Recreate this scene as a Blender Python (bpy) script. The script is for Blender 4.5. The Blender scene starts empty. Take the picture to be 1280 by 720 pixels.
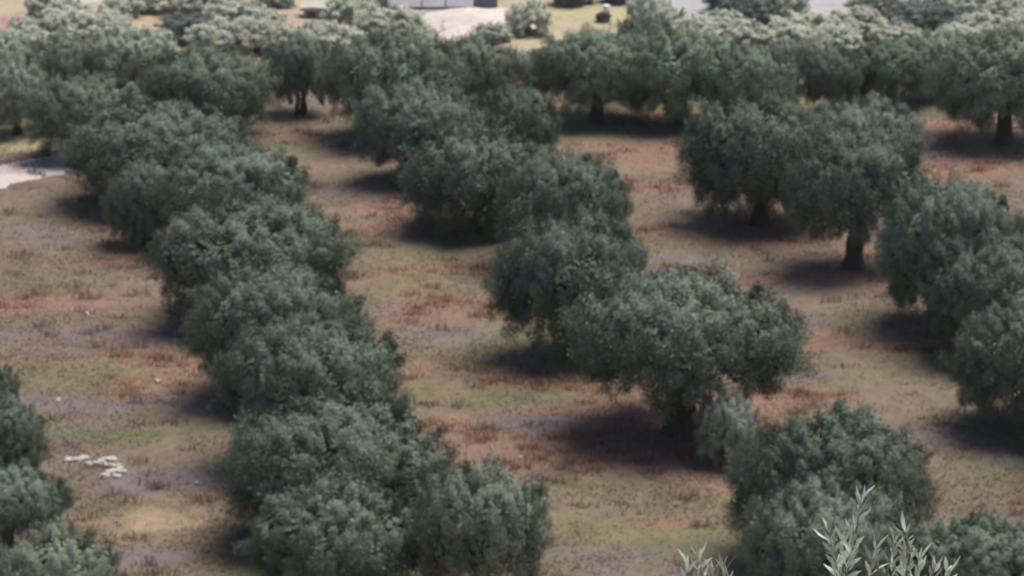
import bpy, math, random
import numpy as np

S = bpy.context.scene
COL = S.collection
R_ = math.radians
V = np.array

# ------------------------------------------------------------------ camera, sky, sun, exposure
CAM_Z, PITCH, FPX = 36.0, R_(16.2), 4000.0
cd = bpy.data.cameras.new('camera')
cam = bpy.data.objects.new('camera', cd)
COL.objects.link(cam)
cam.location = (0, 0, CAM_Z)
cam.rotation_euler = (math.pi / 2 - PITCH, 0, 0)
cd.sensor_width = 36.0
cd.lens = 36.0 * FPX / 1280.0
cd.clip_start, cd.clip_end = 0.5, 6000
S.camera = cam
cd.dof.use_dof = True                     # the phone's zoom is focused on the twigs at the bottom edge
cd.dof.focus_distance = 9.9
cd.dof.aperture_fstop = 11.0

SUN_EL, SUN_AZ = R_(68), R_(58)          # azimuth measured clockwise from +Y (the way the camera looks)
w = bpy.data.worlds.new('World')
S.world = w
w.use_nodes = True
nt = w.node_tree
sky = nt.nodes.new('ShaderNodeTexSky')
sky.sky_type = 'NISHITA'
sky.sun_disc = False
sky.sun_elevation, sky.sun_rotation = SUN_EL, SUN_AZ
sky.air_density, sky.dust_density, sky.ozone_density = 0.6, 0.6, 1.0
bg = nt.nodes['Background']
nt.links.new(sky.outputs['Color'], bg.inputs['Color'])
bg.inputs['Strength'].default_value = 0.05
sd = bpy.data.lights.new('sun', 'SUN')
sun = bpy.data.objects.new('sun', sd)
COL.objects.link(sun)
sd.energy, sd.angle, sd.color = 1.5, R_(42), (1.0, 0.95, 0.87)
sun.rotation_euler = (math.pi / 2 - SUN_EL, 0, math.pi - SUN_AZ)
sun.location = (60, 20, 90)
S.view_settings.view_transform = 'Standard'
S.view_settings.look = 'None'
S.view_settings.exposure = 2.06
S.view_settings.gamma = 1.0
S.cycles.filter_width = 1.9                # the soft lens of the long phone zoom
S.cycles.volume_bounces = 1
S.cycles.max_bounces = 6
S.cycles.diffuse_bounces = 1

# ------------------------------------------------------------------ helpers
def tag(o, label=None, cat=None, group=None, kind=None):
    if label: o['label'] = label
    if cat: o['category'] = cat
    if group: o['group'] = group
    if kind: o['kind'] = kind
    return o

def mesh_from(name, verts, faces, smooth=False):
    me = bpy.data.meshes.new(name)
    me.from_pydata([tuple(v) for v in verts], [], [tuple(f) for f in faces])
    if smooth:
        me.polygons.foreach_set('use_smooth', [True] * len(me.polygons))
    me.update()
    return me

def quads_mesh(name, verts):
    """verts: (n,4,3) array -> one mesh of n loose quads (leaves, blades)"""
    n = len(verts)
    me = bpy.data.meshes.new(name)
    me.vertices.add(n * 4)
    me.vertices.foreach_set('co', verts.reshape(-1).astype(np.float32))
    me.loops.add(n * 4)
    me.loops.foreach_set('vertex_index', np.arange(n * 4, dtype=np.int32))
    me.polygons.add(n)
    me.polygons.foreach_set('loop_start', np.arange(0, n * 4, 4, dtype=np.int32))
    me.polygons.foreach_set('loop_total', np.full(n, 4, dtype=np.int32))
    me.update()
    return me

def set_attr(me, name, data, kind='FLOAT_COLOR'):
    a = me.attributes.new(name, kind, 'POINT')
    if kind == 'FLOAT_COLOR':
        d = np.ones((len(data), 4), np.float32)
        d[:, :3] = data
        a.data.foreach_set('color', d.reshape(-1))
    else:
        a.data.foreach_set('value', np.asarray(data, np.float32))

def link(name, me, mat=None, parent=None, loc=None):
    o = bpy.data.objects.new(name, me)
    COL.objects.link(o)
    if mat is not None and me is not None: me.materials.append(mat)
    if parent: o.parent = parent
    if loc is not None: o.location = loc
    return o

class MB:
    def __init__(s): s.v, s.f = [], []
    def add(s, vs, fs):
        b = len(s.v)
        s.v += [tuple(map(float, v)) for v in vs]
        s.f += [tuple(i + b for i in f) for f in fs]
    def box(s, x0, y0, z0, x1, y1, z1):
        s.add([(x0, y0, z0), (x1, y0, z0), (x1, y1, z0), (x0, y1, z0), (x0, y0, z1), (x1, y0, z1), (x1, y1, z1), (x0, y1, z1)],
              [(0, 3, 2, 1), (4, 5, 6, 7), (0, 1, 5, 4), (1, 2, 6, 5), (2, 3, 7, 6), (3, 0, 4, 7)])
    def tube(s, pts, rad, n=9, rng=None, rough=0.0):
        pts = [V(p, float) for p in pts]
        rings = []
        for i, p in enumerate(pts):
            t = pts[min(i + 1, len(pts) - 1)] - pts[max(i - 1, 0)]
            t /= np.linalg.norm(t) + 1e-9
            a = np.cross(t, V([0.3, 1, 0.1])); a /= np.linalg.norm(a) + 1e-9
            b = np.cross(t, a)
            ring = []
            for k in range(n):
                th = 2 * math.pi * k / n
                r = rad[i] * (1 + (rng.uniform(-rough, rough) if rng else 0))
                ring.append(p + r * (math.cos(th) * a + math.sin(th) * b))
            rings.append(ring)
        vs = [v for r in rings for v in r]
        fs = []
        for i in range(len(pts) - 1):
            for k in range(n):
                k2 = (k + 1) % n
                fs.append((i * n + k, i * n + k2, (i + 1) * n + k2, (i + 1) * n + k))
        fs.append(tuple(range(n - 1, -1, -1)))
        fs.append(tuple((len(pts) - 1) * n + k for k in range(n)))
        s.add(vs, fs)
    def mesh(s, name, smooth=False): return mesh_from(name, s.v, s.f, smooth)

# value noise in world metres
_perm = np.random.RandomState(7).rand(256, 256)
def vnoise(x, y, sc, off=0.0):
    u, v = np.asarray(x, float) / sc + off * 17.3 + 1000, np.asarray(y, float) / sc + off * 9.7 + 1000
    i, j = np.floor(u).astype(int), np.floor(v).astype(int)
    fu, fv = u - i, v - j
    fu, fv = fu * fu * (3 - 2 * fu), fv * fv * (3 - 2 * fv)
    g = lambda a, b: _perm[a % 256, b % 256]
    return (g(i, j) * (1 - fu) + g(i + 1, j) * fu) * (1 - fv) + (g(i, j + 1) * (1 - fu) + g(i + 1, j + 1) * fu) * fv
def fbm(x, y, sc, off=0.0):
    return (vnoise(x, y, sc, off) * .5 + vnoise(x, y, sc * .47, off + 1) * .3 + vnoise(x, y, sc * .21, off + 2) * .2)
def sstep(a, b, x):
    t = np.clip((x - a) / (b - a), 0, 1)
    return t * t * (3 - 2 * t)

# ------------------------------------------------------------------ terrain shape
LOW = -38.0
def height(x, y):
    x, y = np.asarray(x, float), np.asarray(y, float)
    near = np.maximum(0, 80 - y) * 0.43
    near = np.where(y < 80, near * sstep(0, 12, 80 - y) ** 0.3, 0)
    near = np.minimum(near, 34.0)
    edge = 168 + 2.0 * np.sin(x * 0.06)
    drop = sstep(0, 55, y - edge) * LOW
    g = (fbm(x, y, 9.0, 3) - .5) * 0.45
    far = (fbm(x, y, 26.0, 5) - .5) * 1.6 * sstep(230, 300, y)
    hill = np.maximum(0, y - 430) * 0.10
    return near + drop + g + far + hill

def pix(px, py):
    """direction of the sight line through a pixel of the 1280x720 photograph"""
    u, v = (px - 640) / FPX, (360 - py) / FPX
    return V([u, math.cos(PITCH) + v * math.sin(PITCH), -math.sin(PITCH) + v * math.cos(PITCH)])
def on_ground(px, py, y0=70.0):
    d = pix(px, py)
    t = y0 / d[1]
    last = t
    while t < 900:
        p = d * t
        if CAM_Z + p[2] < float(height(p[0], p[1])):
            lo, hi = last, t
            for _ in range(20):
                m = (lo + hi) / 2
                p = d * m
                if CAM_Z + p[2] < float(height(p[0], p[1])): hi = m
                else: lo = m
            p = d * hi
            return V([p[0], p[1], float(height(p[0], p[1]))])
        last = t
        t += 0.7
    raise ValueError((px, py))

# ------------------------------------------------------------------ materials
def mat(name, base=(.5, .5, .5), rough=.9, attr=None, vary=0.0, scale=3.0, spec=0.3, trans=0.0, bump=0.0, bscale=8.0, rand=0.0):
    m = bpy.data.materials.new(name)
    m.use_nodes = True
    n, l = m.node_tree.nodes, m.node_tree.links
    p = n['Principled BSDF']
    p.inputs['Roughness'].default_value = rough
    p.inputs['Specular IOR Level'].default_value = spec
    if attr:
        a = n.new('ShaderNodeAttribute'); a.attribute_name = attr
        src = a.outputs['Color']
    else:
        c = n.new('ShaderNodeRGB'); c.outputs[0].default_value = (*base, 1)
        src = c.outputs[0]
    if vary:
        tc = n.new('ShaderNodeNewGeometry')
        no = n.new('ShaderNodeTexNoise')
        no.inputs['Scale'].default_value = scale
        no.inputs['Detail'].default_value = 6
        no.inputs['Roughness'].default_value = .65
        l.new(tc.outputs['Position'], no.inputs['Vector'])
        mr = n.new('ShaderNodeMapRange')
        mr.inputs[1].default_value, mr.inputs[2].default_value = .3, .7
        mr.inputs[3].default_value, mr.inputs[4].default_value = 1 - vary, 1 + vary
        l.new(no.outputs['Fac'], mr.inputs[0])
        vm = n.new('ShaderNodeVectorMath'); vm.operation = 'SCALE'
        l.new(src, vm.inputs[0]); l.new(mr.outputs[0], vm.inputs['Scale'])
        src = vm.outputs[0]
    if rand:
        oi = n.new('ShaderNodeObjectInfo')
        mr = n.new('ShaderNodeMapRange')
        mr.inputs[3].default_value, mr.inputs[4].default_value = 1 - rand, 1 + rand
        l.new(oi.outputs['Random'], mr.inputs[0])
        vm = n.new('ShaderNodeVectorMath'); vm.operation = 'SCALE'
        l.new(src, vm.inputs[0]); l.new(mr.outputs[0], vm.inputs['Scale'])
        src = vm.outputs[0]
    l.new(src, p.inputs['Base Color'])
    if bump:
        no = n.new('ShaderNodeTexNoise'); no.inputs['Scale'].default_value = bscale; no.inputs['Detail'].default_value = 8
        tc = n.new('ShaderNodeNewGeometry')
        l.new(tc.outputs['Position'], no.inputs['Vector'])
        b = n.new('ShaderNodeBump'); b.inputs['Strength'].default_value = bump; b.inputs['Distance'].default_value = .1
        l.new(no.outputs['Fac'], b.inputs['Height']); l.new(b.outputs[0], p.inputs['Normal'])
    if trans:
        t = n.new('ShaderNodeBsdfTranslucent'); l.new(src, t.inputs['Color'])
        mx = n.new('ShaderNodeMixShader'); mx.inputs[0].default_value = trans
        l.new(p.outputs[0], mx.inputs[1]); l.new(t.outputs[0], mx.inputs[2])
        l.new(mx.outputs[0], n['Material Output'].inputs['Surface'])
    return m

M = dict(
    ground=mat('ground_soil', attr='col', vary=.22, scale=2.2, bump=.5, bscale=5, spec=.1),
    grass=mat('dry_grass_blade', attr='col', trans=.4, spec=.1),
    leaf=mat('olive_leaf', attr='col', rough=.55, trans=.0, spec=.05, rand=.2),
    pale_leaf=mat('far_leaf', attr='col', rough=.6, trans=.25, spec=.2, rand=.15),  # far leaves; their pale tones carry sunlight and haze in the colour
    near_leaf=mat('near_olive_leaf', attr='col', rough=.5, trans=.28, spec=.3),
    bark=mat('olive_bark', (.075, .062, .052), vary=.35, scale=9, bump=.8, bscale=14, spec=.1),
    stone=mat('white_limestone', (.36, .34, .31), vary=.4, scale=7, bump=.5, bscale=9, spec=.2),
    path=mat('pale_dirt', (.38, .325, .30), vary=.16, scale=1.1, bump=.5, bscale=3, spec=.1),
    bank=mat('dark_earth', (.13, .095, .085), vary=.25, scale=2, bump=.6, spec=.1),
    mound=mat('pale_quarry_earth', (.44, .375, .33), vary=.18, scale=.5, bump=.6, bscale=1.2, spec=.1),
    road=mat('pale_asphalt', (.27, .262, .258), vary=.15, scale=.6, spec=.2),
    concrete=mat('grey_concrete', (.20, .188, .198), vary=.2, scale=.8, spec=.2),
    post=mat('weathered_post', (.14, .13, .14), vary=.2, spec=.2),
    plaster=mat('dusty_plaster', (.36, .30, .25), vary=.12, scale=1, spec=.1),
    roof=mat('whitewashed_roof', (.34, .31, .275), vary=.15, scale=1, spec=.2),
    dark=mat('dark_opening', (.06, .05, .045), spec=.2),
    white=mat('white_paint', (.66, .63, .60), vary=.04, spec=.3),
    bluegrey=mat('slate_blue_sheet', (.10, .11, .14), vary=.1, spec=.4, rough=.5),
    twig=mat('grey_twig', (.22, .19, .155), vary=.2, scale=20, spec=.1),
)

# ------------------------------------------------------------------ ground colour (soil and dry plants, patch by patch; far ground lightened for sun)
C_BROWN, C_OLIVE = V([.142, .114, .085]), V([.134, .124, .076])
C_RED, C_MAUVE = V([.192, .118, .088]), V([.130, .110, .116])
C_GREEN, C_DARK = V([.098, .110, .058]), V([.095, .070, .066])
C_STRAW = V([.30, .235, .155])
C_FAR, C_PINK, C_YEL = V([.30, .255, .185]), V([.27, .165, .15]), V([.31, .29, .165])  # C_FAR: pale tan soil with the far sunlight put into its colour
# (px, py, half width in px, half height in px, colour, strength): where a patch lies, sized on the ground
PATCH = [
 (1060, 432, 110, 14, C_RED, .9), (1215, 210, 80, 9, C_RED, 1), (1180, 158, 70, 9, C_RED, .8), (540, 285, 130, 10, C_RED, .8),
 (470, 262, 80, 9, C_RED, .6), (520, 390, 50, 14, C_RED, .5), (770, 568, 150, 16, C_RED, .8), (850, 652, 70, 12, C_RED, .8),
 (370, 172, 60, 9, C_RED, .7), (800, 190, 60, 9, C_RED, .6), (960, 262, 50, 10, C_RED, .6), (790, 235, 70, 8, C_RED, .6),
 (1020, 345, 100, 9, C_RED, .8), (1000, 585, 60, 12, C_RED, .5), (1270, 505, 30, 14, C_RED, .8), (1150, 575, 60, 12, C_RED, .4),
 (100, 270, 120, 9, C_RED, .4), (30, 378, 60, 8, C_RED, .6), (880, 212, 60, 6, C_RED, .5), (640, 150, 60, 6, C_RED, .5),
 (710, 140, 60, 8, C_RED, .4), (270, 610, 50, 20, C_RED, .3), (160, 650, 120, 14, C_STRAW, .6), (330, 150, 60, 6, C_STRAW, .6),
 (1230, 495, 80, 12, C_GREEN, .8), (660, 500, 90, 12, C_GREEN, .8), (130, 462, 150, 14, C_OLIVE, 1), (1125, 132, 40, 8, C_GREEN, .9),
 (20, 182, 40, 12, C_YEL, .8), (150, 545, 110, 12, C_GREEN, .5), (1200, 610, 110, 24, C_GREEN, .5), (760, 615, 130, 16, C_OLIVE, .9),
 (700, 650, 80, 14, C_OLIVE, .9), (900, 310, 60, 9, C_OLIVE, .8), (1080, 395, 60, 10, C_OLIVE, .8), (720, 172, 90, 7, C_OLIVE, .7),
 (560, 480, 60, 10, C_OLIVE, .6), (60, 345, 110, 8, C_OLIVE, .5), (120, 640, 60, 10, C_GREEN, .5), (850, 685, 110, 12, C_GREEN, .5),
 (560, 315, 70, 12, C_OLIVE, .7), (1160, 465, 60, 8, C_OLIVE, .5),
 (670, 530, 80, 14, C_MAUVE, 1), (90, 418, 140, 14, C_MAUVE, .9), (180, 700, 80, 16, C_MAUVE, 1), (855, 325, 60, 8, C_MAUVE, 1),
 (70, 505, 90, 12, C_MAUVE, .8), (190, 600, 100, 14, C_MAUVE, .9), (1160, 548, 80, 10, C_MAUVE, .7), (60, 300, 100, 10, C_MAUVE, .6),
 (430, 240, 80, 10, C_MAUVE, .6), (1230, 650, 70, 16, C_MAUVE, .7), (720, 690, 80, 14, C_MAUVE, .5), (990, 470, 60, 8, C_MAUVE, .7),
 (520, 430, 60, 10, C_MAUVE, .5), (590, 350, 60, 10, C_MAUVE, .4), (220, 500, 60, 8, C_MAUVE, .7), (1010, 400, 30, 8, C_MAUVE, .6),
 (40, 232, 60, 5, C_DARK, .8),
 (15, 30, 48, 13, C_PINK, 1), (195, 44, 34, 9, C_PINK, .7), (357, 24, 22, 9, C_PINK, 1), (428, 28, 16, 7, C_PINK, .8),
 (730, 16, 95, 9, C_YEL, 1), (960, 40, 60, 6, C_YEL, .7), (180, 20, 40, 14, C_STRAW, .9), (395, 24, 40, 6, C_FAR, .8),
]
_pp = []
for px, py, hw, hh, c, k in PATCH:
    a, b0, b1, c0 = on_ground(px, py), on_ground(px, py + hh), on_ground(px, py - hh), on_ground(px + hw, py)
    _pp.append((a[0], a[1], abs(c0[0] - a[0]), max(abs(b1[1] - b0[1]) / 2, .4), c, k))
def ground_colour(x, y):
    x, y = np.asarray(x, float), np.asarray(y, float)
    n1, n2, n3 = fbm(x * .45, y, 5.0, 11), fbm(x * .4, y, 4.0, 21), fbm(x * .45, y, 3.0, 31)
    c = C_BROWN * np.ones((len(x), 1))
    k = sstep(.48, .66, n1)[:, None]; c = c * (1 - k) + C_OLIVE * k
    k = sstep(.54, .70, n2)[:, None] * .7; c = c * (1 - k) + C_RED * k
    k = sstep(.58, .74, n3)[:, None] * .5; c = c * (1 - k) + C_MAUVE * k
    f = sstep(225, 260, y)[:, None]
    fc = C_FAR * (1 - sstep(.45, .65, n1)[:, None] * .5) + C_YEL * sstep(.45, .65, n1)[:, None] * .5
    c = c * (1 - f) + fc * f
    wx = (fbm(x * .6, y, 2.4, 41) - .5) * 1.9 + (fbm(x, y, .8, 43) - .5) * 1.0
    for (a, b, ra, rb, pc, s) in _pp:
        if pc is C_MAUVE: s = s * .85
        d = np.sqrt(((x - a) / ra) ** 2 + ((y - b) / rb) ** 2) + wx
        k = (1 - sstep(.55, 1.15, d))[:, None] * s
        c = c * (1 - k) + pc * k
    return c * V([1.02, .96, .93]) * (.9 + .35 * (fbm(x, y, .9, 51)[:, None] - .35))

def axis(parts):
    out = []
    for a, b, st in parts: out += list(np.arange(a, b, st))
    return np.array(out + [parts[-1][1]])
gx = axis([(-900, -100, 50), (-100, -64, 3), (-64, -34, 1.2), (-34, 34, .5), (34, 64, 1.2), (64, 100, 3), (100, 900, 50)])
gy = axis([(-60, 0, 10), (0, 76, 2), (76, 176, .5), (176, 330, 4), (330, 400, .8), (400, 500, 5), (500, 1500, 50)])
GX, GY = np.meshgrid(gx, gy)
fx, fy = GX.ravel(), GY.ravel()
gv = np.stack([fx, fy, height(fx, fy)], 1)
nx, ny = len(gx), len(gy)
gf = [(j * nx + i, j * nx + i + 1, (j + 1) * nx + i + 1, (j + 1) * nx + i) for j in range(ny - 1) for i in range(nx - 1)]
me = mesh_from('terrain', gv, gf, True)
set_attr(me, 'col', ground_colour(fx, fy))
tag(link('terrain', me, M['ground']), kind='structure')

def strip(name, line, m, lift=.03, n=30, kind='structure', jag=.0, crown=0.0):
    """a sheet following the ground: line = [(x,y,halfwidth)...]"""
    L = V(line, float)
    t = np.linspace(0, 1, n); tt = np.linspace(0, 1, len(L))
    P = np.stack([np.interp(t, tt, L[:, k]) for k in range(3)], 1)
    T = np.gradient(P[:, :2], axis=0); T /= np.linalg.norm(T, axis=1)[:, None]
    N = np.stack([-T[:, 1], T[:, 0]], 1)
    vs, fs, q = [], [], 9
    for i in range(n):
        for k in range(q):
            s = (k / (q - 1) * 2 - 1)
            j = 1 + jag * (vnoise(i * 1.0, s * 3, 1.7, 77) - .5) * (abs(s) > .6)
            xy = P[i, :2] + N[i] * P[i, 2] * s * j
            z = float(height(xy[0], xy[1])) + (lift if abs(s) < .99 else -.06) + crown * (1 - s * s) * (.75 + .5 * float(vnoise(xy[0], xy[1], 1.3, 5)))
            vs.append((xy[0], xy[1], z))
    for i in range(n - 1):
        for k in range(q - 1):
            fs.append((i * q + k, i * q + k + 1, (i + 1) * q + k + 1, (i + 1) * q + k))
    o = link(name, mesh_from(name, vs, fs, True), m)
    if kind: o['kind'] = kind
    return o

def gp(px, py): return on_ground(px, py)
# pale dirt path at the left edge with its dark earth bank
a, b, c_, d_ = gp(-60, 232), gp(10, 218), gp(60, 204), gp(130, 190)
strip('path', [(a[0], a[1], 2.3), (b[0], b[1], 2.3), (c_[0], c_[1], 1.9), (d_[0], d_[1], 1.3)], M['path'], lift=.05, jag=.6)
a, b, c_ = gp(-60, 214), gp(5, 205), gp(58, 200)
strip('earth_bank', [(a[0], a[1] + .6, .8), (b[0], b[1] + .6, .75), (c_[0], c_[1] + .8, .4)], M['bank'], lift=.02, crown=.28, jag=.5)

# far side: pale roads and a mound of pale earth
a, b = gp(850, 22), gp(905, -40)
strip('road', [(a[0] - 1, a[1] - 6, 3.0), (a[0] + .6, a[1] + 4, 3.6), (b[0], b[1], 4.5)], M['road'], lift=.12)
a, b = gp(1030, 22), gp(1052, -50)
strip('road', [(a[0] - 2, a[1] - 5, 2.6), (a[0], a[1] + 4, 3.3), (b[0], b[1], 5.0)], M['road'], lift=.12)
a = gp(588, 30)
def mound(name, cx, cy, rx, ry, h, m):
    vs, fs, n, q = [], [], 36, 10
    for i in range(q + 1):
        for k in range(n):
            th = 2 * math.pi * k / n; r = i / q
            x, y = cx + rx * r * math.cos(th), cy + ry * r * math.sin(th)
            z = float(height(x, y)) + h * (1 - sstep(0, 1, r)) * (.7 + .6 * float(fbm(x, y, 3.0, 63))) + (.05 if i < q else -.2)
            vs.append((x, y, z))
    for i in range(q):
        for k in range(n):
            fs.append((i * n + k, i * n + (k + 1) % n, (i + 1) * n + (k + 1) % n, (i + 1) * n + k))
    return tag(link(name, mesh_from(name, vs, fs, True), m), kind='structure')
mound('earth_mound', a[0], a[1], 8.2, 11, 1.6, M['mound'])
a = gp(100, -6)
mound('earth_mound', a[0], a[1], 4.5, 6, 1.5, M['roof'])

# ------------------------------------------------------------------ olive trees
LEAF_COLS = [V([.092, .123, .085]), V([.128, .165, .117]), V([.168, .204, .150]), V([.225, .258, .197])]
FAR_SUNLIT_COLS = [V([.40, .42, .31]), V([.47, .485, .37]), V([.53, .54, .42]), V([.58, .58, .47])]  # sunlight and haze on the far trees, put into the leaf colour
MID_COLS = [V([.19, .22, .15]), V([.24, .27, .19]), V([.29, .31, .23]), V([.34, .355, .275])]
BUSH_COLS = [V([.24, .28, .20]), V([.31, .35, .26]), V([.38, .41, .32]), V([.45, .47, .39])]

def leaf_quads(pos, d, ln, wd, rng, face=None):
    n = len(pos)
    r = rng.normal(size=(n, 3)) * (.22 if face is not None else 1)
    if face is not None: r = r + face
    s = np.cross(d, r); s /= np.linalg.norm(s, axis=1)[:, None] + 1e-9
    ln, wd = ln[:, None], wd[:, None]
    return np.stack([pos, pos + d * ln * .5 + s * wd * .5, pos + d * ln, pos + d * ln * .5 - s * wd * .5], 1)

def unit(a): return a / (np.linalg.norm(a, axis=-1, keepdims=True) + 1e-9)

def crown_mesh(name, seed, R, H, clumps, leaves, ll, lw, cols, wts, bottom=.24, csize=1.0, n_sub=7, sprout=.06, core=.26, skirt=.14, zf=.70):
    rng = np.random.RandomState(seed)
    B = H * (1 - bottom); b0 = H * bottom
    subs = [(V([rng.uniform(-.08, .08) * R, rng.uniform(-.08, .08) * R, b0 + .54 * B]), V([.62 * R, .62 * R, .47 * B]))]
    a0 = rng.uniform(0, 6.28)
    for k in range(n_sub):
        th = a0 + 6.283 * k / n_sub + rng.uniform(-.25, .25)
        rr = rng.uniform(.38, .48) * R
        dd = R * rng.uniform(.90, .98) - rr
        subs.append((V([dd * math.cos(th), dd * math.sin(th), b0 + B * rng.uniform(.36, .50)]), V([rr, rr, B * rng.uniform(.38, .46)])))
    for k in range(4):            # smaller heads breaking the top
        th = rng.uniform(0, 6.28); dd = R * rng.uniform(.2, .62)
        rr = rng.uniform(.2, .28) * R
        subs.append((V([dd * math.cos(th), dd * math.sin(th), b0 + B * (.90 - .62 * (dd / R) ** 2 - .08)]), V([rr, rr, rr * .7])))
    inside = lambda p: min(float(np.sum(((p - c2) / r2) ** 2)) for c2, r2 in subs)
    pts, nor = [], []
    tries = 0
    area = V([r[0] ** 2 for c, r in subs]); area /= area.sum()
    while len(pts) < clumps and tries < 30000:
        tries += 1
        c, r = subs[rng.choice(len(subs), p=area)]
        u = unit(rng.normal(size=3))
        p = c + u * r * rng.uniform(.86, 1.0)
        if p[2] < bottom * H: continue
        rho = math.hypot(p[0], p[1]) / R
        if rho < .62 and p[2] < b0 + .30 * B: continue
        if inside(p) < .70: continue
        if any(np.sum((p - q) ** 2) < (.46 * csize) ** 2 for q in pts): continue
        pts.append(p); nor.append(unit(u / r))
    for k in range(int(clumps * skirt)):          # the skirt of hanging branches at the rim
        c, r = subs[1 + rng.randint(n_sub)]
        th = math.atan2(c[1], c[0]) + rng.uniform(-.5, .5)
        rr = (np.hypot(c[0], c[1]) + r[0] * .70) * rng.uniform(.66, .90)
        p = V([rr * math.cos(th), rr * math.sin(th), b0 + B * rng.uniform(-.06, .16)])
        pts.append(p); nor.append(unit(V([math.cos(th), math.sin(th), -.9])))
    P, D, C, F = [], [], [], []
    for p, nn in zip(pts, nor):
        hang = nn[2] < -.35
        ax = unit(nn * .9 + V([0, 0, -.35 if hang else .6]) + rng.normal(size=3) * .3)
        vs_ = csize * (.72 + .75 * rng.rand() ** 1.6); L, rad = vs_ * rng.uniform(.60, 1.05), vs_ * rng.uniform(.24, .34)
        n = int(leaves * (vs_ / csize) ** 1.6 * rng.uniform(.85, 1.15))
        t = rng.rand(n) ** .9
        g = unit(rng.normal(size=(n, 3))) * (rng.rand(n, 1) ** .45) * 1.35 * (1 + .35 * (rng.rand(n, 1) < .2))
        off = g * rad * (1.05 - .6 * t)[:, None]
        P.append(p + ax * (L * (t - .55))[:, None] + off)
        D.append(unit(ax * .7 + unit(off) * .5 + rng.normal(size=(n, 3)) * .5))
        q = p + ax * (L * (t - .55))[:, None] + off
        dn = unit((q - V([0, 0, b0 + zf * B])) / V([R * .85, R * .85, B]))
        dn[:, :2] *= (1 - .7 * sstep(.66, .95, (q[:, 2:] - b0) / B))
        F.append(unit(dn + unit(off) * .28 + nn * V([.25, .25, .25])))
        w = V(wts) * (rng.dirichlet([40] * len(cols)) * len(cols)); w /= w.sum()
        C.append(V(cols)[rng.choice(len(cols), n, p=w)])
        if nn[2] > .1 and rng.rand() < sprout * 2:             # young upright shoots
            for _ in range(2):
                m = 40
                t = rng.rand(m)
                ax2 = unit(ax + V([0, 0, .9]) + rng.normal(size=3) * .25)
                q = p + ax * L * .2 + rng.normal(size=3) * .12 * csize
                P.append(q + ax2 * (t * .55 * csize)[:, None] + rng.normal(size=(m, 3)) * .05 * csize * (1.2 - t[:, None]))
                D.append(unit(ax2 + rng.normal(size=(m, 3)) * .5)); F.append(unit(rng.normal(size=(m, 3)) * .6 + nn + V([0, 0, .4])))
                C.append(V(cols)[rng.choice(len(cols), m, p=V([.05, .2, .35, .4]))])
    nfine = sum(len(q) for q in P)
    for c, r in subs[:1 + n_sub]:                              # added big inner leaves in the darkest tone, blocking light through the crown
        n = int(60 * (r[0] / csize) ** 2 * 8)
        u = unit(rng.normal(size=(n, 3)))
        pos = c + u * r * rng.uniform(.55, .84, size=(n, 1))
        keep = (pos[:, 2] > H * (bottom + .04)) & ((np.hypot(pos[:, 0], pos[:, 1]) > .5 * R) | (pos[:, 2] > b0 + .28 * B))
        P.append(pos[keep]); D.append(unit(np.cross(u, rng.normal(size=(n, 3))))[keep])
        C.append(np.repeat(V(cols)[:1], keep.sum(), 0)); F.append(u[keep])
    P, D, C, F = np.concatenate(P), np.concatenate(D), np.concatenate(C), np.concatenate(F)
    if zf < 0: F = unit(F * .35 + rng.normal(size=F.shape) * .25 + V([0, 0, .55]) + F * .3)
    D = unit(D - F * (np.sum(D * F, 1) * .85)[:, None] + np.random.RandomState(seed + 500).normal(size=D.shape) * .12)
    n = len(P)
    big = np.arange(n) >= nfine
    ln = np.where(big, core * csize, ll) * rng.uniform(.7, 1.3, n)
    wd = np.where(big, core * .5 * csize, lw) * rng.uniform(.7, 1.3, n)
    me = quads_mesh(name, leaf_quads(P, D, ln, wd, rng, F))
    set_attr(me, 'col', np.repeat(C * rng.uniform(.90, 1.10, (n, 1)), 4, 0))
    return me, subs[:1 + n_sub]

def trunk_mesh(name, seed, R, H, subs, thick=.34, stems=1):
    rng = random.Random(seed)
    m = MB()
    for s in range(stems):
        ox, oy = (0, 0) if stems == 1 else (.35 * math.cos(2.1 * s + .4), .2 * math.sin(2.1 * s))
        lx, ly = rng.uniform(-.25, .25) + ox * 1.5, rng.uniform(-.2, .2) + oy
        k = thick if stems == 1 else thick * .55
        fork = V([lx, ly, .30 * H])
        m.tube([(ox, oy, -.3), (ox, oy, .02), (ox + lx * .2, oy + ly * .3, .12 * H), (lx * .7, ly * .7, .2 * H), fork],
               [k * 1.7, k * 1.35, k * .95, k * .95, k * .8], 11, rng, .10)
        for c, r in subs[:]:
            if stems > 1 and rng.random() < .5: continue
            e = V(c) + V([0, 0, r[2] * .3])
            b1 = fork + (e - fork) * .35 + V([rng.uniform(-.2, .2), rng.uniform(-.2, .2), .12])
            b2 = fork + (e - fork) * .7 + V([rng.uniform(-.2, .2), rng.uniform(-.2, .2), .15])
            m.tube([fork - V([0, 0, .2]), b1, b2, e], [k * .5, k * .36, k * .22, k * .07], 7, rng, .08)
    return m.mesh(name, True)

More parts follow.
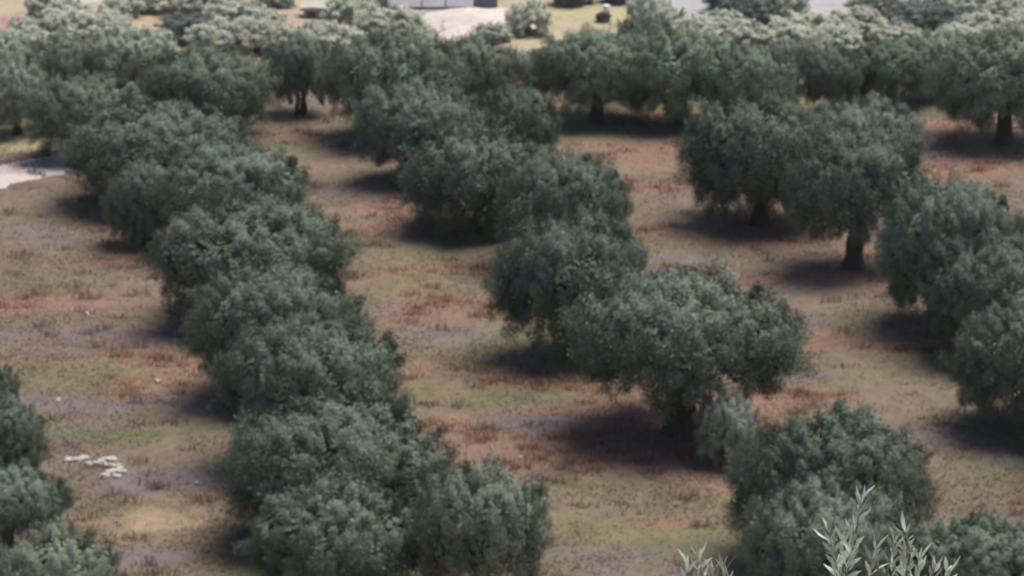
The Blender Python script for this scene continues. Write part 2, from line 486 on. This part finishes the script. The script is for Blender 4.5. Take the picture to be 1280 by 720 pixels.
R0, H0 = 3.5, 4.4
VARS = {}
def variant(key, seed, clumps, leaves, ll, lw, cols, wts, leafmat, R=R0, H=H0, **kw):
    thick, stems = kw.pop('thick', .34), kw.pop('stems', 1)
    cm, subs = crown_mesh('crown_' + key, seed, R, H, clumps, leaves, ll, lw, cols, wts, **kw)
    cm.materials.append(leafmat)
    tm = trunk_mesh('trunk_' + key, seed, R, H, subs, thick, stems)
    tm.materials.append(M['bark'])
    VARS[key] = (cm, tm)
G = (LEAF_COLS, [.30, .34, .22, .14], M['leaf'])
variant('round', 1, 150, 620, .095, .037, *G, bottom=.22)
variant('lobed', 2, 145, 620, .095, .037, *G, n_sub=6, bottom=.21)
variant('broad', 3, 155, 620, .095, .037, *G, n_sub=8, bottom=.21, skirt=.14)
variant('loose', 4, 135, 620, .095, .037, *G, n_sub=6, sprout=.12, bottom=.21)
variant('open', 5, 140, 620, .095, .037, *G, n_sub=6, bottom=.38, skirt=.12, thick=.42)
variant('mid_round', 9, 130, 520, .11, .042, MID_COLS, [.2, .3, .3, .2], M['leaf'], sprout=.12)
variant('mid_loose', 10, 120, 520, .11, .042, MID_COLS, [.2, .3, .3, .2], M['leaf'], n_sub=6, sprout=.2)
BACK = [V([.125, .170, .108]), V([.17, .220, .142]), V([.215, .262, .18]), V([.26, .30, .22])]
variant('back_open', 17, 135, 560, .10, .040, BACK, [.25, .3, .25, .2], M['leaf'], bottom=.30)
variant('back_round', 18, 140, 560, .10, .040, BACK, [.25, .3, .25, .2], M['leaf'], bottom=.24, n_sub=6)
variant('bush_mid', 16, 120, 620, .095, .037, MID_COLS, [.3, .3, .25, .15], M['leaf'], bottom=.08, n_sub=6, sprout=.2)
variant('bush', 6, 95, 620, .092, .037, BUSH_COLS, [.3, .3, .25, .15], M['leaf'], bottom=.08, n_sub=5, sprout=.2)
variant('grey', 7, 140, 620, .095, .037, LEAF_COLS, [.14, .28, .32, .26], M['leaf'], sprout=.2)
variant('stems', 8, 130, 620, .098, .037, LEAF_COLS, [.18, .30, .30, .22], M['leaf'], stems=3, bottom=.3)
FW = [.15, .25, .35, .25]
variant('far_round', 11, 60, 130, .34, .11, FAR_SUNLIT_COLS, FW, M['pale_leaf'], csize=1.15, bottom=.12, zf=-.3)
variant('far_lobed', 12, 55, 130, .34, .11, FAR_SUNLIT_COLS, FW, M['pale_leaf'], csize=1.2, n_sub=5, bottom=.12, zf=-.3)
variant('far_loose', 13, 50, 120, .34, .11, FAR_SUNLIT_COLS, [.1, .25, .35, .3], M['pale_leaf'], csize=1.25, n_sub=5, bottom=.1, sprout=.12, zf=-.3)
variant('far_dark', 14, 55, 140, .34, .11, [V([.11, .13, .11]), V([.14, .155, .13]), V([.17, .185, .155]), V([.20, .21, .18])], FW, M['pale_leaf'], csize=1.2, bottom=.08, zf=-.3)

trnd = random.Random(42)
def tree(key, px, py, wpx, ytop, label, cat='olive tree', name='olive_tree', group='olive trees of the grove', rz=None, hmul=1.0):
    p = on_ground(px, py)
    dist = float(np.linalg.norm(p - V([0, 0, CAM_Z])))
    sc = FPX / dist
    R = wpx / sc / 2 * 1.01
    dep = math.asin((CAM_Z - p[2]) / dist)
    e = (py - ytop) / sc - .04 * wpx / sc / 2
    H = e * .8
    for _ in range(30):
        f = .55 * H * math.cos(dep) + math.sqrt((.45 * H * math.cos(dep)) ** 2 + (.75 * R * math.sin(dep)) ** 2)
        H *= (e / f) ** .8
    H = min(max(H, .7 * R), 2.0 * R) * hmul
    cm, tm = VARS[key]
    o = bpy.data.objects.new(name, None)
    COL.objects.link(o)
    o.empty_display_size = .5
    o.location = p
    o.rotation_euler = (0, 0, trnd.uniform(0, 6.28) if rz is None else rz)
    o.scale = (R / R0, R / R0, H / H0)
    tag(o, label, cat, group)
    c = link('crown', cm, None, o)
    t = link('trunk', tm, None, o)
    return o

T = tree
# left row, front to back
T('lobed', 428, 748, 240, 606, 'large olive tree cut by the bottom edge, left of the pale lobed tree')
T('mid_round', 602, 764, 185, 590, 'pale lobed olive tree cut by the bottom edge, at right end of the left row')
T('broad', 422, 672, 300, 500, 'widest olive tree of the left row, right of the white stone heap')
T('grey', 396, 582, 250, 403, 'left row olive tree with loose pale shoots, just behind the widest one')
T('round', 342, 497, 232, 335, 'olive tree in the middle of the left row, above a loose pale tree')
T('grey', 314, 402, 266, 253, 'big lobed olive tree of the left row with bright tufts on its left shoulder')
T('open', 292, 308, 215, 186, 'olive tree with a long sloping right side, behind the left row\'s big lobed tree')
T('lobed', 184, 305, 118, 205, 'small round olive tree leaning out at the left of the left row')
T('broad', 200, 250, 250, 128, 'broad dark olive tree beside the end of the pale dirt path')
T('back_round', 112, 196, 165, 97, 'olive tree left and behind of the broad dark tree by the path')
T('back_round', 262, 172, 185, 62, 'tall olive tree with a dark right flank, left of the tree with several stems')
T('stems', 377, 143, 100, 48, 'grey olive tree with three black stems showing above red earth')
T('mid_loose', 22, 168, 100, 78, 'greyish olive tree at the left edge above the yellow grass')
T('mid_round', 165, 118, 125, 40, 'pale green olive tree at the back left behind the left row')
T('mid_loose', 78, 118, 100, 44, 'olive tree at the back left corner of the grove, right of the dark-sided edge tree')
T('mid_round', 8, 112, 100, 46, 'dark-sided olive tree on the left edge at the back of the grove')
# middle row, front to back
T('open', 853, 542, 318, 348, 'largest single olive tree, thick dark trunk and deep shade under it, in the middle row')
T('bush', 908, 580, 94, 492, 'small grey olive bush growing in front of the largest single olive tree', 'olive bush', 'olive_bush')
T('grey', 714, 446, 208, 276, 'olive tree with bright upright shoots, just up and left of the largest single tree')
T('round', 704, 332, 186, 193, 'olive tree directly behind the one with bright upright shoots in the middle row')
T('broad', 600, 288, 205, 164, 'olive tree hanging low over a dark soil patch in the middle row')
T('loose', 532, 224, 190, 104, 'middle row olive tree on a reddish strip, left of a smaller round one')
T('round', 646, 208, 112, 112, 'smaller round olive tree tucked at the right of the middle row')
T('back_open', 494, 172, 195, 42, 'olive tree with a dark hanging left lobe at the back of the middle row')
T('mid_round', 588, 150, 120, 48, 'olive tree below the pale earth mound, at the back of the middle row')
# right rows
T('lobed', 1036, 706, 272, 520, 'big olive tree at the lower right, in front of the small grey bush')
T('grey', 1035, 778, 225, 612, 'lower front olive tree cut by the bottom edge, behind the nearest leafy twigs')
T('loose', 1215, 775, 215, 648, 'hazy olive tree in the bottom right corner')
T('open', 1066, 336, 195, 178, 'olive tree on a dark trunk standing clear, in the middle of the right half')
T('broad', 950, 280, 205, 126, 'dark olive tree with a thick trunk and bare red earth under its left side')
T('grey', 1075, 232, 170, 128, 'pale olive tree half hidden behind the one on a clear dark trunk')
T('round', 1184, 408, 200, 232, 'olive tree at the right side, topmost of the three overlapping ones')
T('grey', 1236, 446, 188, 308, 'middle one of the three overlapping olive trees at the right edge')
T('broad', 1288, 534, 212, 375, 'lowest of the three overlapping olive trees, cut by the right edge')
T('round', 1395, 585, 190, 440, 'olive tree outside the right edge that shades the soil below')
T('back_open', 745, 150, 178, 40, 'olive tree with a forked dark trunk standing clear at the back centre')
T('back_round', 852, 156, 172, 40, 'dense dark olive tree right of the forked one at the back')
T('back_round', 940, 168, 125, 62, 'olive tree between the dense dark back tree and the pale shrubs')
T('mid_loose', 806, 118, 95, 18, 'olive tree with a tall spiky top reaching the far yellow grass')
T('grey', 1040, 140, 80, 72, 'small olive tree above the pale half hidden one')
T('back_round', 1112, 132, 130, 52, 'olive tree above the bright green grass patch at the back right')
T('back_open', 1256, 178, 205, 46, 'wide dark olive tree at the right edge of the back row')
T('mid_round', 1178, 120, 110, 42, 'lighter olive tree just left of the wide dark one at the back right')
T('mid_loose', 1262, 112, 110, 36, 'topmost olive tree at the right edge, behind the wide dark one')
T('mid_loose', 1020, 112, 70, 50, 'pale shrub at the grove edge between two back trees, below the second pale road')
T('mid_round', 985, 104, 62, 52, 'pale shrub left of another at the grove edge, under the dark round tree')
T('mid_round', 640, 112, 66, 62, 'small pale olive tree at the right foot of the earth mound')
T('mid_loose', 690, 104, 70, 58, 'pale olive tree behind the forked trunk tree at the back centre')
# left edge
T('round', -22, 546, 98, 452, 'olive tree barely showing at the left edge, topmost of its three')
T('lobed', -4, 614, 140, 500, 'middle olive tree of the three at the left edge, beside the white stones')
T('open', 14, 702, 165, 588, 'lowest dark olive tree at the left edge, behind the pale one in the corner')
T('bush_mid', 74, 790, 175, 662, 'pale olive tree in the bottom left corner')

# far trees beyond the edge of the grove
FG = 'pale olive trees far beyond the grove'
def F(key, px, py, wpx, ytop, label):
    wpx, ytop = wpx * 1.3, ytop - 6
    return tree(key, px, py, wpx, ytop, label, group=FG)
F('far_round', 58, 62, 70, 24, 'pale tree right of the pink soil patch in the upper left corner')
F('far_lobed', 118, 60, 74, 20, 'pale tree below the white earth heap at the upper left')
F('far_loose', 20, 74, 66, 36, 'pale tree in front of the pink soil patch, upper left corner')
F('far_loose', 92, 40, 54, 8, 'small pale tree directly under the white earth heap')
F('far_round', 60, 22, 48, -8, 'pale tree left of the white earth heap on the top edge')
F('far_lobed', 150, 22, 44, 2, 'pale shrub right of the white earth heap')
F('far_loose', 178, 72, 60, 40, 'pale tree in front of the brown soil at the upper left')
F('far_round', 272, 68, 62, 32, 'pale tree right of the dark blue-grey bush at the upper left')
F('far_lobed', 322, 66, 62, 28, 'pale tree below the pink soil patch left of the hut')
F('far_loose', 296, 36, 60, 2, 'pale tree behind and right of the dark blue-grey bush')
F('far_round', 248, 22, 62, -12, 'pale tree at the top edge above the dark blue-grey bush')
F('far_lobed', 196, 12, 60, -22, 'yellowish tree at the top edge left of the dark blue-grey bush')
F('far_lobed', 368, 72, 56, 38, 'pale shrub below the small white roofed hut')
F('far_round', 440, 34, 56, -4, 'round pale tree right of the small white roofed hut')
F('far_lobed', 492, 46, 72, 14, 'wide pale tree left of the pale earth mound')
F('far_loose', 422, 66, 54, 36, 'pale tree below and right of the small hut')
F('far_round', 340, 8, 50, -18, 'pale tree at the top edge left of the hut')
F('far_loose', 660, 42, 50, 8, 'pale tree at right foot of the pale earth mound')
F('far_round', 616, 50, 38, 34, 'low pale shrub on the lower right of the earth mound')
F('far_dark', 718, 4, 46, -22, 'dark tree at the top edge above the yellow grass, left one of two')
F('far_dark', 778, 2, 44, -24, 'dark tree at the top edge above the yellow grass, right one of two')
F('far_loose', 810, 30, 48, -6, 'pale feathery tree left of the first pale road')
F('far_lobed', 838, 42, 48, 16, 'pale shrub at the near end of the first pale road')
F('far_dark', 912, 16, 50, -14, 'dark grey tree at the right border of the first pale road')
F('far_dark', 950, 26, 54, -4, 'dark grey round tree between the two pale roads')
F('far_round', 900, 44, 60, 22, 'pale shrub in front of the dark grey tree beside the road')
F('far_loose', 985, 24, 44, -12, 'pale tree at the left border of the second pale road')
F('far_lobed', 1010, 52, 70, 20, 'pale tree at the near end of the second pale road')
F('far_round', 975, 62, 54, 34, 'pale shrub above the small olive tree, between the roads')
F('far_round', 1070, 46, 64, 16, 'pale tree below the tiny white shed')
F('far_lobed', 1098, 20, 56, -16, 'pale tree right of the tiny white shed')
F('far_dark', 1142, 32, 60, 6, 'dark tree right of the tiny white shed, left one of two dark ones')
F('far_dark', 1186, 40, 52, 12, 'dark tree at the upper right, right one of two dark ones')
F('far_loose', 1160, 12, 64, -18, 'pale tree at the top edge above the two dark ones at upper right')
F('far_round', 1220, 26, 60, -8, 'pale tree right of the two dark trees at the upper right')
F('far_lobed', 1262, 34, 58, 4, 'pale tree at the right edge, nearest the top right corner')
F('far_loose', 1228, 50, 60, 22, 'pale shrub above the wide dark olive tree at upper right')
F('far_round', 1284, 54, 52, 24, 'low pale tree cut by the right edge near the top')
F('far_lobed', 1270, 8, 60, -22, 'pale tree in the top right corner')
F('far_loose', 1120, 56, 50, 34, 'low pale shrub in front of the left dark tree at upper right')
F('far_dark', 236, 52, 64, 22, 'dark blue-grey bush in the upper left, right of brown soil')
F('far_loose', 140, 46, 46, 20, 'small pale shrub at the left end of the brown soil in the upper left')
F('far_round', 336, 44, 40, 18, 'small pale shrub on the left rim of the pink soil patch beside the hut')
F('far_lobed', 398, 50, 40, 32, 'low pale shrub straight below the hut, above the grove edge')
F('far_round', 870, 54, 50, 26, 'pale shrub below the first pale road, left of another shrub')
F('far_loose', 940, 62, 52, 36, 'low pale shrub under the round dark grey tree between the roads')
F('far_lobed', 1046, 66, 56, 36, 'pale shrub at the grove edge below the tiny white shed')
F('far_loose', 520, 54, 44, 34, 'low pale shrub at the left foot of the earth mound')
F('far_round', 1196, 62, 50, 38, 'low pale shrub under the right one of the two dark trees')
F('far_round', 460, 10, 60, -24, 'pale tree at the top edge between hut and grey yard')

# ------------------------------------------------------------------ far small things
def faceto(px, py): 
    p = on_ground(px, py); return p
# grey paved yard behind the mound, edged by a low dark wall
a, b = gp(470, -1), gp(606, -1)
strip('pavement', [(a[0], a[1] + 4, 13), (b[0], b[1] + 4, 13)], M['concrete'], lift=.12)
p = faceto(540, 13)
root = link('garden_wall', None, loc=p); root.empty_display_size = .5
tag(root, 'low dark wall with posts edging the grey yard behind the pale earth mound', 'wall')
m = MB(); m.box(-5.6, 0, -1.2, 5.2, .3, .42)
link('wall_panel', m.mesh('wall_panel'), M['post'], root)
for x in (-5.4, -1.2, 1.6, 5.0):
    m = MB(); m.box(x - .09, -.13, -1.2, x + .09, -.003, 1.25)
    link('wall_post', m.mesh('wall_post'), M['post'], root)

# slate blue shed by the mound's right end
p = faceto(607, 12)
root = link('shed', None, loc=p); root.empty_display_size = .5
tag(root, 'dark slate blue shed at the right end of the low dark wall', 'shed')
m = MB(); m.box(-1.3, 0, -.6, 1.4, 2.2, 2.1)
link('wall', m.mesh('shed_wall'), M['bluegrey'], root)
m = MB(); m.box(-1.5, -.25, 2.103, 1.6, 2.4, 2.2)
link('roof', m.mesh('shed_roof'), M['post'], root)
m = MB(); m.box(-.5, -.04, -.1, .4, -.003, 1.75)
link('door', m.mesh('shed_door'), M['post'], root)
p = faceto(591, 13)
m = MB(); m.tube([(-.85, 0, .18), (-.7, 0, .2), (.7, 0, .2), (.85, 0, .18)], [.12, .24, .24, .12], 8, random.Random(3), .1)
o = link('pipe', m.mesh('pipe', True), M['white'], loc=p)
tag(o, 'pale concrete pipe lying in front of the slate blue shed', 'pipe')

# small hut with a white roof
p = faceto(398, 24)
root = link('hut', None, loc=p); root.empty_display_size = .5
tag(root, 'small brown hut with a sagging whitewashed flat roof among pale trees', 'hut')
m = MB(); m.box(-1.75, .2, -.5, 1.7, 2.6, 1.0)
link('wall', m.mesh('hut_wall'), M['plaster'], root)
m = MB()
xs = np.linspace(-2.1, 2.0, 9); zt = [1.32, 1.36, 1.38, 1.40, 1.38, 1.34, 1.28, 1.22, 1.14]
vs, fs = [], []
for x, z in zip(xs, zt): vs += [(x, -.1, 1.003), (x, 3.0, 1.003), (x, 3.0, z + .22), (x, -.1, z)]
for i in range(8):
    b = i * 4
    fs += [(b, b + 1, b + 5, b + 4), (b + 1, b + 2, b + 6, b + 5), (b + 2, b + 3, b + 7, b + 6), (b + 3, b, b + 4, b + 7)]
fs += [(0, 3, 2, 1), (32, 33, 34, 35)]
m.add(vs, fs)
link('roof', m.mesh('hut_roof'), M['roof'], root)
m = MB(); m.box(-1.35, .16, .05, -.35, .197, .85)
link('window', m.mesh('hut_window'), M['dark'], root)
m = MB(); m.box(.95, .15, -.4, 1.6, .197, .86)
link('door', m.mesh('hut_door'), M['dark'], root)

# tiny white shed
p = faceto(1068, 9)
root = link('shed', None, loc=p); root.empty_display_size = .5
tag(root, 'tiny white roofed shed with a dark open front beside the second pale road', 'shed')
m = MB(); m.box(-.62, .1, -.3, .62, 1.4, .62)
link('wall', m.mesh('tiny_wall'), M['plaster'], root)
m = MB(); m.box(-.95, -.1, .623, .8, 1.6, 1.02)
link('roof', m.mesh('tiny_roof'), M['white'], root)
m = MB(); m.box(-.52, .06, .0, .52, .097, .60)
link('opening', m.mesh('tiny_opening'), M['dark'], root)

# brown shrub with a white crate behind it on the yellow grass
def lump(name, p, rx, ry, rz, m, seed, tagv, sub=3, amp=.25):
    import bmesh
    bm = bmesh.new()
    bmesh.ops.create_icosphere(bm, subdivisions=sub, radius=1)
    r = random.Random(seed)
    ox, oy = r.uniform(0, 50), r.uniform(0, 50)
    for v in bm.verts:
        k = 1 + amp * (2 * float(vnoise(v.co.x * 1.3 + ox + v.co.z, v.co.y * 1.3 + oy + v.co.z * .7, .7, seed % 5)) - 1)
        v.co = (v.co.x * rx * k, v.co.y * ry * k, v.co.z * rz * k)
    me = bpy.data.meshes.new(name)
    bm.to_mesh(me); bm.free()
    o = link(name, me, m, loc=p)
    o.rotation_euler = (r.uniform(-.15, .15), r.uniform(-.15, .15), r.uniform(0, 6.28))
    return tag(o, *tagv)
BROWN = [V([.06, .045, .038]), V([.08, .06, .05]), V([.10, .075, .06]), V([.12, .09, .07])]
variant('brown', 15, 45, 130, .30, .10, BROWN, FW, M['pale_leaf'], csize=1.1, bottom=.05)
tree('brown', 754, 27, 22, 14, 'round dark brown shrub alone on the far yellow grass', 'shrub', 'shrub', None)
p = on_ground(758, 17)
root = link('water_tank', None, loc=p); root.empty_display_size = .3
tag(root, 'small white tank standing just behind the dark brown shrub', 'tank')
m = MB()
m.tube([(0, 0, .25), (0, 0, .3), (0, 0, .95), (0, 0, 1.05)], [.40, .45, .45, .30], 14)
link('tank_body', m.mesh('tank_body'), M['white'], root)
for sx in (-.3, .3):
    for sy in (-.3, .3):
        m = MB(); m.box(sx - .05, sy - .05, -.2, sx + .05, sy + .05, .25)
        link('leg', m.mesh('tank_leg'), M['post'], root)

# white stones of the heap beside the left edge trees
SG = 'white stones lying in the heap at the lower left'
HEAP = [(85, 573, 8), (92, 574, 9), (103, 572, 9), (109, 571, 6), (112, 579, 9), (119, 578, 8), (127, 576, 8), (134, 573, 9), (141, 573, 9),
        (131, 580, 8), (139, 581, 9), (147, 579, 6), (150, 583, 7), (153, 588, 8), (143, 587, 9), (136, 589, 8), (131, 594, 11), (146, 594, 8)]
HL = ['flat white stone at the far left end of the heap', 'long pale stone second from the left of the heap', 'white stone left of the gap in the heap',
      'tiny pale stone at the gap in the heap', 'low greyish stone in the middle left of the heap', 'greyish stone leading from the middle to the main heap',
      'pale stone at the top left of the main heap', 'bright flat stone on the top edge of the main heap', 'bright stone at the top right of the main heap',
      'flat stone in the second tier of the main heap, left', 'white stone in the second tier of the main heap, right', 'small upright stone at the right shoulder of the heap',
      'white stone at the right side of the heap above the lowest right one', 'bright stone furthest right in the heap', 'pale stone in the centre right of the main heap',
      'pale stone in the centre left of the main heap', 'large flat pinkish white stone at the bottom left of the main heap', 'rounded pale stone at the bottom right of the main heap']
for i, ((px, py, wpx), lb) in enumerate(zip(HEAP, HL)):
    p = on_ground(px, py + 2); s = wpx / 33 / 2 * 1.4
    lump('stone', p + V([0, 0, s * .2]), s * 1.1, s * .8, s * .42, M['stone'], 100 + i, (lb, 'stone', SG), 2, .3)
LS = [(108, 391, 7, 'white stone on bare mauve soil left of the left row'), (121, 404, 4, 'small pale stone below a bigger white one on mauve soil'),
      (213, 396, 6, 'white stone at the left foot of a left row tree'), (197, 476, 9, 'lone white stone on the olive green grass at the left'),
      (472, 284, 5, 'left one of two white stones on grass in the middle'), (488, 284, 6, 'right one of two white stones on grass in the middle'),
      (523, 271, 6, 'white stone on the red strip under the middle row'), (73, 500, 8, 'pinkish pale stone near the left edge trees'),
      (245, 603, 6, 'pale stone beside the widest tree of the left row'), (650, 571, 5, 'small pale stone on red grass left of the largest tree'),
      (281, 563, 5, 'small pale stone at the shaded foot of the left row')]
for i, (px, py, wpx, lb) in enumerate(LS):
    p = on_ground(px, py + 2); s = wpx / 32 / 2
    lump('stone', p + V([0, 0, s * .4]), s, s * .8, s * .7, M['stone'], 200 + i, (lb, 'stone', 'scattered white stones'), 2, .3)

# ------------------------------------------------------------------ dry grass over the grove floor
rng = np.random.RandomState(5)
N = 420000
gy_ = rng.uniform(88, 172, N) ** 1.0
gx_ = rng.uniform(-1, 1, N) * gy_ * .175
dens = sstep(.34, .62, fbm(gx_, gy_, 3.5, 71))
cc = ground_colour(gx_, gy_)
sat = (np.max(cc, 1) - np.min(cc, 1)) / np.max(cc, 1)
keep = rng.rand(N) < np.clip(dens * .75 + .1, 0, 1) * sstep(.18, .42, sat)
gx_, gy_, cc = gx_[keep], gy_[keep], cc[keep]
n = len(gx_)
hgt = .03 + .09 * rng.rand(n) ** 2 * (.4 + fbm(gx_, gy_, 2.2, 81) * 1.3)
base = np.stack([gx_, gy_, height(gx_, gy_) - .02], 1)
lean = unit(rng.normal(size=(n, 3)) * V([1, 1, 0])) * (hgt * rng.uniform(.8, 1.8, n))[:, None]
side = unit(np.cross(lean, V([0, 0, 1.0]))) * (.022 + .03 * rng.rand(n))[:, None]
tip = base + lean + np.stack([0 * hgt, 0 * hgt, hgt], 1)
quad = np.stack([base - side, base + side, tip + side * .3, tip - side * .3], 1)
# taller clumps, mostly the rusty dry ones
K = 2400
ky = rng.uniform(88, 172, K); kx = rng.uniform(-1, 1, K) * ky * .175
kc = ground_colour(kx, ky)
red = (kc[:, 0] - kc[:, 1]) / kc[:, 0]
kk = rng.rand(K) < np.clip((red - .16) * 5, .06, 1)
kx, ky, kc = kx[kk], ky[kk], kc[kk]
m_ = 34
tx = np.repeat(kx, m_) + rng.normal(size=len(kx) * m_) * .26; ty = np.repeat(ky, m_) + rng.normal(size=len(kx) * m_) * .16
tb = np.stack([tx, ty, height(tx, ty) - .02], 1)
th_ = np.repeat(rng.uniform(.10, .34, len(kx)), m_) * rng.uniform(.6, 1.1, len(tx))
tl = rng.normal(size=(len(tx), 3)) * V([.09, .09, 0]) + V([-.02, -.03, 0])
ts = unit(np.cross(tl, V([0, 0, 1.0]))) * rng.uniform(.012, .03, (len(tx), 1))
tt = tb + tl + np.stack([0 * th_, 0 * th_, th_], 1)
quad = np.concatenate([quad, np.stack([tb - ts, tb + ts, tt + ts * .6, tt - ts * .6], 1)])
cc = np.concatenate([cc, np.repeat(kc * V([1.02, 1.0, .97]), m_, 0)]); n = len(quad)
me = quads_mesh('dry_grass', quad)
bc = cc * rng.uniform(1.3, 1.9, (n, 1)) + rng.normal(size=(n, 3)) * .006
set_attr(me, 'col', np.repeat(np.clip(bc, .02, .6), 4, 0))
tag(link('dry_grass', me, M['grass']), 'dry brown, red and olive grass covering the grove floor', 'grass', kind='stuff')

# ------------------------------------------------------------------ nearest olive tree: leafy shoots at the bottom edge
rng = np.random.RandomState(9)
YN = 9.0
def at_y(px, py, y):
    d = pix(px, py); p = d * (y / d[1]); return V([p[0], p[1], p[2] + CAM_Z])
bx = at_y(1010, 760, YN)[0]
root = link('olive_tree', None, loc=(bx, YN, float(height(bx, YN)))); root.empty_display_size = .5
tag(root, 'nearest olive tree, only its sharp silvery leaf shoots poke up at the bottom edge', 'olive tree')
g0 = V(root.location)
shoots = []
for px, py, dy, ln in [(1077, 622, .0, .60), (1036, 664, .1, .42), (1052, 672, .25, .35), (1132, 662, -.1, .34), (1118, 676, .2, .36), (1096, 684, -.2, .3),
                       (1064, 690, -.15, .3), (1136, 690, 0, .28), (1150, 697, .2, .3), (1170, 704, .05, .3), (1185, 712, -.1, .25),
                       (873, 692, .0, .3), (905, 704, .1, .28), (862, 706, -.2, .3), (892, 712, .2, .3)]:
    shoots.append((at_y(px, py, YN + dy) - g0, ln * .55))
for k in range(70):
    x, y = rng.normal() * .4, rng.normal() * .35
    px_ = 640 + (x + bx) / 9.6 * FPX
    top = at_y(px_, 745 + rng.rand() * 90, YN + y)[2] - g0[2] - .4 * (x * x + y * y)
    shoots.append((V([x, y, top]), rng.uniform(.15, .3)))
tw = MB(); LP, LD = [], []
head = V([0, 0, 1.0])
prnd = random.Random(4)
for tip, ln in shoots:
    dirv = unit(V([(tip[0]) * .25 + rng.normal() * .12, tip[1] * .2 + rng.normal() * .12, 1.0]))
    b0 = tip - dirv * ln
    mid = head + (b0 - head) * .6 + V([0, 0, .1])
    tw.tube([head + (b0 - head) * .15, mid, b0, b0 + dirv * ln * .5 + rng.normal(size=3) * .01, tip], [.022, .013, .006, .004, .0015], 6, prnd, .1)
    m_ = int(ln / .020)
    for j in range(m_):
        t = (j + .5) / m_
        ang = j * 1.57 + rng.normal() * .3
        sv = unit(np.cross(dirv, V([math.cos(ang), math.sin(ang), .1])))
        for sg in (-1, 1):
            LP.append(b0 + dirv * ln * t); LD.append(unit(dirv * (.75 + .5 * t) + sv * sg * rng.uniform(.5, .9) + rng.normal(size=3) * .1))
link('branch', tw.mesh('near_branch', True), M['twig'], root)
LP, LD = V(LP), V(LD)
n = len(LP)
NEAR = V([V([.30, .33, .21]), V([.40, .43, .29]), V([.52, .54, .40]), V([.60, .61, .50])])
ln, wd = rng.uniform(.045, .070, n), rng.uniform(.010, .015, n)
r = rng.normal(size=(n, 3)); s = unit(np.cross(LD, r)); up = unit(np.cross(s, LD))
q6 = []
for t, wv, bend in [(0, .15, 0), (.3, .9, .02), (.6, 1.0, .0), (1, .1, -.12)]:
    c = LP + LD * (ln * t)[:, None] + up * (ln * bend)[:, None]
    q6.append((c - s * (wd * wv * .5)[:, None], c + s * (wd * wv * .5)[:, None]))
quad = np.concatenate([np.stack([q6[i][0], q6[i][1], q6[i + 1][1], q6[i + 1][0]], 1) for i in range(3)])
me = quads_mesh('near_leaves', quad)
lc = NEAR[rng.choice(4, n, p=[.25, .3, .27, .18])]
set_attr(me, 'col', np.tile(np.repeat(lc, 4, 0), (3, 1)))
link('leaves', me, M['near_leaf'], root)
m = MB()
m.tube([(0, 0, -.3), (.02, 0, .05), (.05, .03, .6), (.0, 0, .85), head], [.22, .17, .12, .10, .06], 10, prnd, .1)
link('trunk', m.mesh('near_trunk', True), M['bark'], root)

# ------------------------------------------------------------------ haze
HZ = 0.00006
hm = bpy.data.materials.new('haze'); hm.use_nodes = True
nn = hm.node_tree.nodes
nn.remove(nn['Principled BSDF'])
pv = nn.new('ShaderNodeVolumePrincipled')
pv.inputs['Color'].default_value = (.95, .95, .92, 1)
pv.inputs['Density'].default_value = HZ
pv.inputs['Anisotropy'].default_value = .2
hm.node_tree.links.new(pv.outputs[0], nn['Material Output'].inputs['Volume'])
zmax, zmin = float(gv[:, 2].max()), float(gv[:, 2].min())
m = MB(); m.box(-905, -65, zmin - 1, 905, 1505, max(zmax + 2, CAM_Z + 2))
tag(link('haze', m.mesh('haze'), hm), 'thin pale haze over the grove and the far ground', 'haze', kind='stuff')
